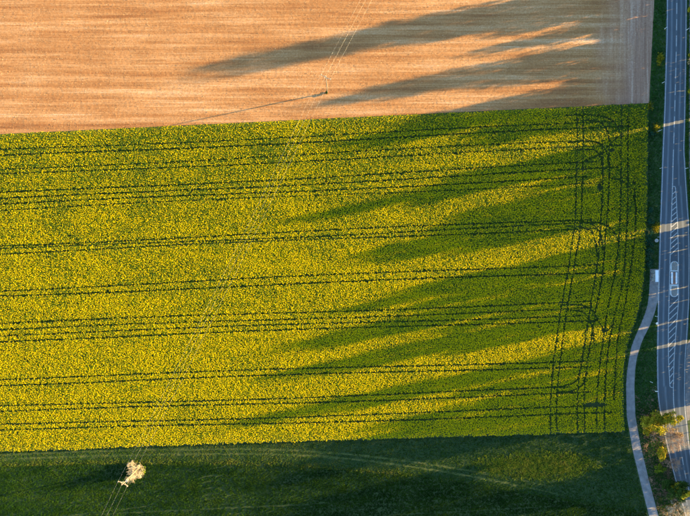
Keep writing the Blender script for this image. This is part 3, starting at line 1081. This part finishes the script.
# hedge shrubs between the crop and the verge
hs = [(648.8, 232, 1.9, 2.6), (649.5, 243, 2.2, 2.2), (648.6, 254, 2.1, 2.6), (649.2, 263.5, 1.8, 1.9), (650.5, 222, 1.4, 1.5), (651.5, 134, 1.1, 1.0), (650.8, 210, 1.2, 1.2)]
hl = ['blue-green hedge shrub opposite the first sunlit stripe on the road', 'largest blue-green hedge shrub, left of the pale round cover', 'blue-green hedge shrub just above the bus shelter',
      'lowest blue-green hedge shrub, at the top of the footpath', 'small hedge shrub above the row of blue-green shrubs', 'small lone shrub between the rapeseed and the road sign', 'small lone shrub at the crop edge level with the hatched taper']
for k, ((x, y, a, b_), lb) in enumerate(zip(hs, hl)):
    leafy('hedge_shrub', lb, 'shrub', x, y, 1.0, a, b_, 2.0, 480, .15, 'leaf_hedge', 140 + k, 9, .5, 'shrubs along the crop edge')

# sunlit yellow weeds standing in the verge grass
wl = [(661, 56, .8), (659.5, 61, .6), (656.5, 127.5, .9), (655, 228, .7), (658, 227, .7), (650, 105, .5)]
wlab = ['yellow-green weed tuft on the verge beside the upper dashed line', 'low yellow weed tuft in the verge just below a larger one', 'upright yellow weed clump left of the white road sign',
        'yellow weed clump in the verge at the sunlit road stripe', 'yellow weed clump touching the road edge at the sunlit stripe', 'small weed tuft at the corner of the brown field']
for k, ((x, y, h_), lb) in enumerate(zip(wl, wlab)):
    r = np.random.default_rng(170 + k)
    n_ = 60
    me = tuft_mesh('weed_clump', r.normal(size=n_) * .45, r.normal(size=n_) * .7, np.full(n_, h_), np.full(n_, .22), M['leaf_lime'], r, .35)
    o = obj('weed_clump', me, None, place(x, y, h_ * .6))
    tag(o, lb, 'weeds', 'weed clumps on the verge')

# ------------------------------------------------------------------ tall trees beyond the road that throw the long shadows
protos = []
rt = np.random.default_rng(300)
for k, (shape, ncl, nl) in enumerate((('column', 26, 2100), ('column', 30, 2300), ('round', 24, 2000), ('round', 28, 2200), ('pine', 18, 1700))):
    r = np.random.default_rng(310 + k)
    cl_ = rand_clumps(r, ncl, .5, .5, {'column': .16, 'round': .12, 'pine': .56}[shape], .94, .46, shape)
    v_, var_ = leaf_cloud(cl_, nl, .030, r, fill=.2)
    cm = arr_mesh('crown', v_, quad_faces(nl), [M['leaf_green']], attrs={'var': ('FACE', var_)})
    tm = trunk_mb(.9, .016, r, 9, .3).mesh('trunk', M['bark'], True)
    protos.append((tm, cm))
XT = 709.0
TAN = math.tan(SUN_EL)


def far_tree(c, hw, tip, xt, k, label, group):
    hgt_ = 1.06 * (xt - tip) * S * math.sqrt(1 + SLOPE ** 2) * TAN
    yt = c - SLOPE * (xt - 690)
    p = W(xt, yt)
    t_ = empty('roadside_tree', (p[0], p[1], 0), rt.random() * 6.28)
    tag(t_, label, 'tree', group)
    tm, cm = protos[k]
    wdt = hw * 2 * S * 1.62
    for nm, me_ in (('trunk', tm), ('crown', cm)):
        o = obj(nm, me_, t_)
        o.scale = (wdt, wdt, hgt_)


tall = [(-31, 7, 215), (-23, 6, 262), (-15, 4.5, 420), (-7, 5, 500), (8, 6, 485), (27, 5.5, 333), (34, 4.5, 395), (42, 5, 480), (51, 4, 550),
        (64, 5, 400), (72, 5, 332), (79, 4.5, 350), (90, 5, 450), (99, 5, 460), (108, 4.5, 560), (113, 4, 605), (130, 4.5, 430), (138, 5.5, 298), (145, 4, 400),
        (155, 6, 520), (169, 5, 440), (177, 5, 420), (186, 5.5, 352), (195, 5.5, 372), (203, 4, 440), (210, 4, 600), (231, 4.5, 390), (238, 4.5, 332), (249, 5.5, 395),
        (262, 5.5, 282), (269, 4, 315), (278, 4, 420), (288, 4.5, 262), (295, 4.5, 315), (302, 4, 440), (311, 5, 600), (328, 5, 235), (335, 4, 320),
        (346, 5.5, 440), (361, 6, 370), (372, 6, 330), (383, 6, 300), (394, 6, 280), (402, 4, 400), (1, 3.5, 570), (16.5, 3, 590), (47, 4, 520), (57, 3.5, 570), (459, 5, 250), (467, 5.5, 200), (476, 4, 230), (424, 5, 300), (432, 5, 285), (440, 5, 280), (448, 5, 280)]
for k, (c_, hw, tip) in enumerate(tall):
    col_ = 4 if 420 < c_ < 450 else k % 2 if tip < 480 else 2 + k % 2
    far_tree(c_, hw, tip, XT + (k * 37 % 11), col_, 'tall tree in the row beyond the right side of the road', 'tall trees beyond the road')
# lower trees and thicket of the same row, with the gaps the light comes through
gaps = [(118, 121.5), (219, 226.5), (233, 235), (247.5, 249.5), (52, 53.5), (57.5, 60), (88, 90.5), (285, 287), (298.5, 300), (317.5, 319.5), (339, 343), (405, 449), (5, 7)]
NT = 85000
tc = rt.uniform(-60, 499, NT)
tx = rt.uniform(699, 706, NT)
th_ = 4.6 + 2.6 * vnoise(tc, tx, 9, 71) + 1.6 * vnoise(tc, tx, 3, 72)
tz = th_ * (.02 + .98 * rt.random(NT) ** 1.15)
ok = np.ones(NT, bool)
for g0, g1 in gaps:
    ok &= ~((tc > g0) & (tc < g1))
tc, tx, tz = tc[ok], tx[ok], tz[ok]
wx, wy = Wn(tx, tc - SLOPE * (tx - 690))
nt_ = len(wx)
nor = unit(rt.normal(size=(nt_, 3)) + np.array([0, 0, .3]))
sz = rt.uniform(.16, .36, nt_)
me = arr_mesh('thicket', quads(np.stack([wx, wy, tz], 1), nor, sz, sz * .8, rt), quad_faces(nt_), [M['leaf_green']], attrs={'var': ('FACE', np.clip(rt.random(nt_) * .5 + .5 * vnoise(wx, wy, 2, 73), 0, 1))})
tag(obj('thicket', me), 'dense green thicket along the far side of the road, at the foot of the tall trees', 'thicket', kind='stuff')
# bushes seen at the right edge of the picture
for k, (x, y, h_, mt, lb) in enumerate(((690.5, 10, 2.2, 'leaf_lime', 'yellowish bush at the right edge beside the top of the road'), (690.8, 53, 2.6, 'leaf_lime', 'yellow bush at the right edge where light stripes cross the road'),
                                        (691, 62, 2.4, 'leaf_tan', 'tan bush at the right edge below the yellow one'), (691, 90, 2.2, 'leaf_lime', 'yellow-brown bush at the right edge beside the second sunlit stripe'))):
    leafy('edge_bush', lb, 'bush', x, y, 1.2, 1.1, 1.4, h_, 260, .16, mt, 200 + k, 7, .3)

# ------------------------------------------------------------------ power line
LD = Vector((-188.6, -378.4, 0)).normalized()              # along the line, in plan (down-left)
arm_dir = Vector((LD.y, -LD.x, 0))
arm_ang = math.atan2(arm_dir.y, arm_dir.x)


def utility_pole(x, y, h, label, sz=1.0):
    p = W(x, y)
    t_ = empty('utility_pole', (p[0], p[1], 0))
    tag(t_, label, 'utility pole', 'poles of the power line')
    MB().tube([(0, 0, -.2), (0, 0, h * .5), (0, 0, h)], [.19 * sz, .15 * sz, .11 * sz], 10).build('pole', M['pole_wood'], t_, True)
    MB().box((0, 0, h - .55), (3.6, .16, .16), arm_ang).build('crossarm', M['pole_wood'], t_)
    for sg in (-1, 1):
        MB().tube([Vector((0, 0, h - 1.5)), arm_dir * 1.0 * sg + Vector((0, 0, h - .66))], .05, 5).build('brace', M['steel'], t_)
    tops = []
    for off in (-1.65, 0, 1.65):
        q = arm_dir * off
        zb = h - .45 if off else h
        MB().tube([(q.x, q.y, zb), (q.x, q.y, zb + .1), (q.x, q.y, zb + .16), (q.x, q.y, zb + .3), (q.x, q.y, zb + .36)], [.06, .16, .09, .15, .05], 8).build('insulator', M['ceramic'], t_, True)
        tops.append(Vector((p[0] + q.x, p[1] + q.y, zb + .36)))
    return t_, tops


dx, dy = -188.6, 374
P_ = [(327.6 - dx, 92.6 - dy, 12.5), (327.6, 92.6, 12.5), (140.5, 466, 11.5), (140.5 + dx, 466 + dy, 12)]
labs = ['pale utility pole of the power line beyond the top of the brown field', 'slim pale utility pole with crossarm standing in the brown field',
        'pale utility pole rising out of dry shrubs in the lower green field', 'pale utility pole of the power line beyond the lower field']
tops = []
for (x, y, h_), lb in zip(P_, labs):
    t_, tp = utility_pole(x, y, h_, lb, 1.0)
    tops.append(tp)
    if lb.startswith('pale utility pole rising'):
        # jumper loops bowed above the crossarm
        pw = Vector(t_.location)
        for a_, b2 in ((0, 1), (1, 2)):
            A, B = tp[a_] - pw, tp[b2] - pw
            pts = [A.lerp(B, k / 8) + Vector((LD.x, LD.y, 0)) * (-math.sin(math.pi * k / 8) * .9) + Vector((0, 0, .15 * math.sin(math.pi * k / 8))) for k in range(9)]
            MB().tube(pts, .035, 5).build('jumper_loop', M['pole_wood'], t_)
        MB().box((.35, .1, h_ - 2.2), (.7, .6, .9), arm_ang).build('transformer_box', M['steel'], t_)
spans = ['beyond the brown field', 'over the rapeseed between the two poles', 'over the lower green field']
which = ['left', 'middle', 'right']
wl_ = [['over the upper brown field', 'spanning the rapeseed between the two poles', 'leaving the lower pole over the green field']]
for sp in range(3):
    for k in range(3):
        A, B = tops[sp][k], tops[sp + 1][k]
        pts = []
        for q in range(33):
            t_ = q / 32
            p = A.lerp(B, t_)
            p.z -= 2.6 * 4 * t_ * (1 - t_)
            pts.append(p)
        o = MB().tube(pts, .0055, 4, True).build('power_cable', M['wire'])
        tag(o, which[k if arm_dir.x > 0 else 2 - k] + ' of three pale overhead cables ' + wl_[0][sp], 'cable', 'overhead power cables')

# shrubs round the foot of the poles
bare('dry_shrub', 'pale dry shrub at the foot of the utility pole in the lower field', 'shrub', 138.6, 471, 1.6, 3.0, 2.6, 3.8, 'twig_pale', 401, 18, 4, .06, tr=0)
bare('dry_shrub', 'smaller pale dry shrub above the larger one beside the lower pole', 'shrub', 132, 465, 1.2, 1.5, 1.7, 2.8, 'twig_pale', 402, 12, 4, .05, tr=0)
bare('climbing_shrub', 'pale dry climber wrapped around the shaft of the lower pole', 'shrub', 134, 473, 3.2, 1.2, 1.2, 7.5, 'twig_pale', 403, 16, 3, .07, tr=0)
leafy('green_shrub', 'fresh green shrub on the right side of the dry shrub by the lower pole', 'shrub', 143.5, 470, 1.2, 1.1, 1.7, 2.4, 360, .15, 'leaf_spring', 404, 8, .3)
leafy('green_shrub', 'small dark green shrub at the foot of the pole in the brown field', 'shrub', 326.8, 92.2, .5, .75, .7, 1.1, 200, .12, 'leaf_green', 405, 7, .2)

# ------------------------------------------------------------------ small roadside things
dl = [(666.4, 27.5, 'white marker post on the left verge beside the topmost dashes'), (688.6, 28.5, 'white marker post on the right verge beside the topmost dashes'),
      (661.6, 168, 'white marker post on the left verge above the hatched taper'), (687.6, 168, 'white marker post on the right verge above the hatched taper'),
      (659.6, 237, 'white marker post on the left road edge by the pale round cover'), (657, 316.5, 'white marker post on the left verge just below the footpath platform'),
      (652.2, 382.5, 'white marker post on the verge between lower footpath and road'), (664, 82, 'white marker post on the left verge beside the brown field corner')]
pb = MB().box((0, 0, .5), (.14, .12, 1.0)).mesh('post', M['white'])
bb_ = MB().box((0, 0, .80), (.146, .126, .18)).mesh('reflector_band', M['black'])
cb = MB().prism([(-.08, -.07), (.08, -.07), (.10, 0), (.08, .07), (-.08, .07)], 1.0, 1.05).mesh('cap', M['white'])
for x, y, lb in dl:
    p = W(x, y, .9)
    t_ = empty('marker_post', (p[0], p[1], 0))
    tag(t_, lb, 'marker post', 'marker posts along the road')
    obj('post', pb, t_); obj('reflector_band', bb_, t_); obj('cap', cb, t_)


def road_sign(x, y, h, label, shape, rz=0.0):
    p = W(x, y, h)
    t_ = empty('road_sign', (p[0], p[1], 0), rz)
    tag(t_, label, 'road sign')
    MB().tube([(0, 0, -.1), (0, 0, h)], .04, 8).build('post', M['steel'], t_, True)
    if shape == 'disc':
        n_ = 20
        MB().tube([(0, -.05, h - .35), (0, -.08, h - .35)], .42, n_).build('plate', M['white'], t_)
    else:
        MB().box((0, -.06, h - .4), (1.0, .05, .7)).build('plate', M['white'], t_)
    MB().box((0, -.03, h - .35), (.3, .03, .06)).build('bracket', M['steel'], t_)


road_sign(660.8, 130, 2.4, 'white road sign on the left verge beside the yellow weeds', 'box', math.radians(25))
road_sign(657.3, 391.5, 2.6, 'white road sign on a post at the road edge below the hatched markings', 'disc', math.radians(12))
road_sign(657.6, 323.5, 2.3, 'small road sign catching the sun on the left road edge below the footpath', 'disc', math.radians(70))
# bus stop flag on the platform
p = W(657.8, 286, 2.6)
t_ = empty('bus_stop_sign', (p[0], p[1], .07))
tag(t_, 'slim bus stop post with small plate near the white shelter', 'bus stop sign')
MB().tube([(0, 0, 0), (0, 0, 2.6)], .035, 8).build('post', M['steel'], t_, True)
MB().box((.22, 0, 2.35), (.42, .03, .42)).build('plate', M['yellow'], t_)

# pale round cover in the verge
p = W(656.7, 240.5, .3)
t_ = empty('round_cover', (p[0], p[1], 0))
tag(t_, 'pale round concrete cover in the verge left of the road', 'manhole cover')
ang = [2 * math.pi * k / 20 for k in range(20)]
MB().ring([(.62 * math.cos(a), .62 * math.sin(a)) for a in ang], [(.46 * math.cos(a), .46 * math.sin(a)) for a in ang], -.1, .36).build('concrete_ring', M['concrete'], t_)
MB().prism([(.455 * math.cos(a), .455 * math.sin(a)) for a in ang], -.1, .33).build('lid', M['kerb'], t_)
MB().box((0, 0, .35), (.3, .06, .05)).build('handle', M['steel'], t_)
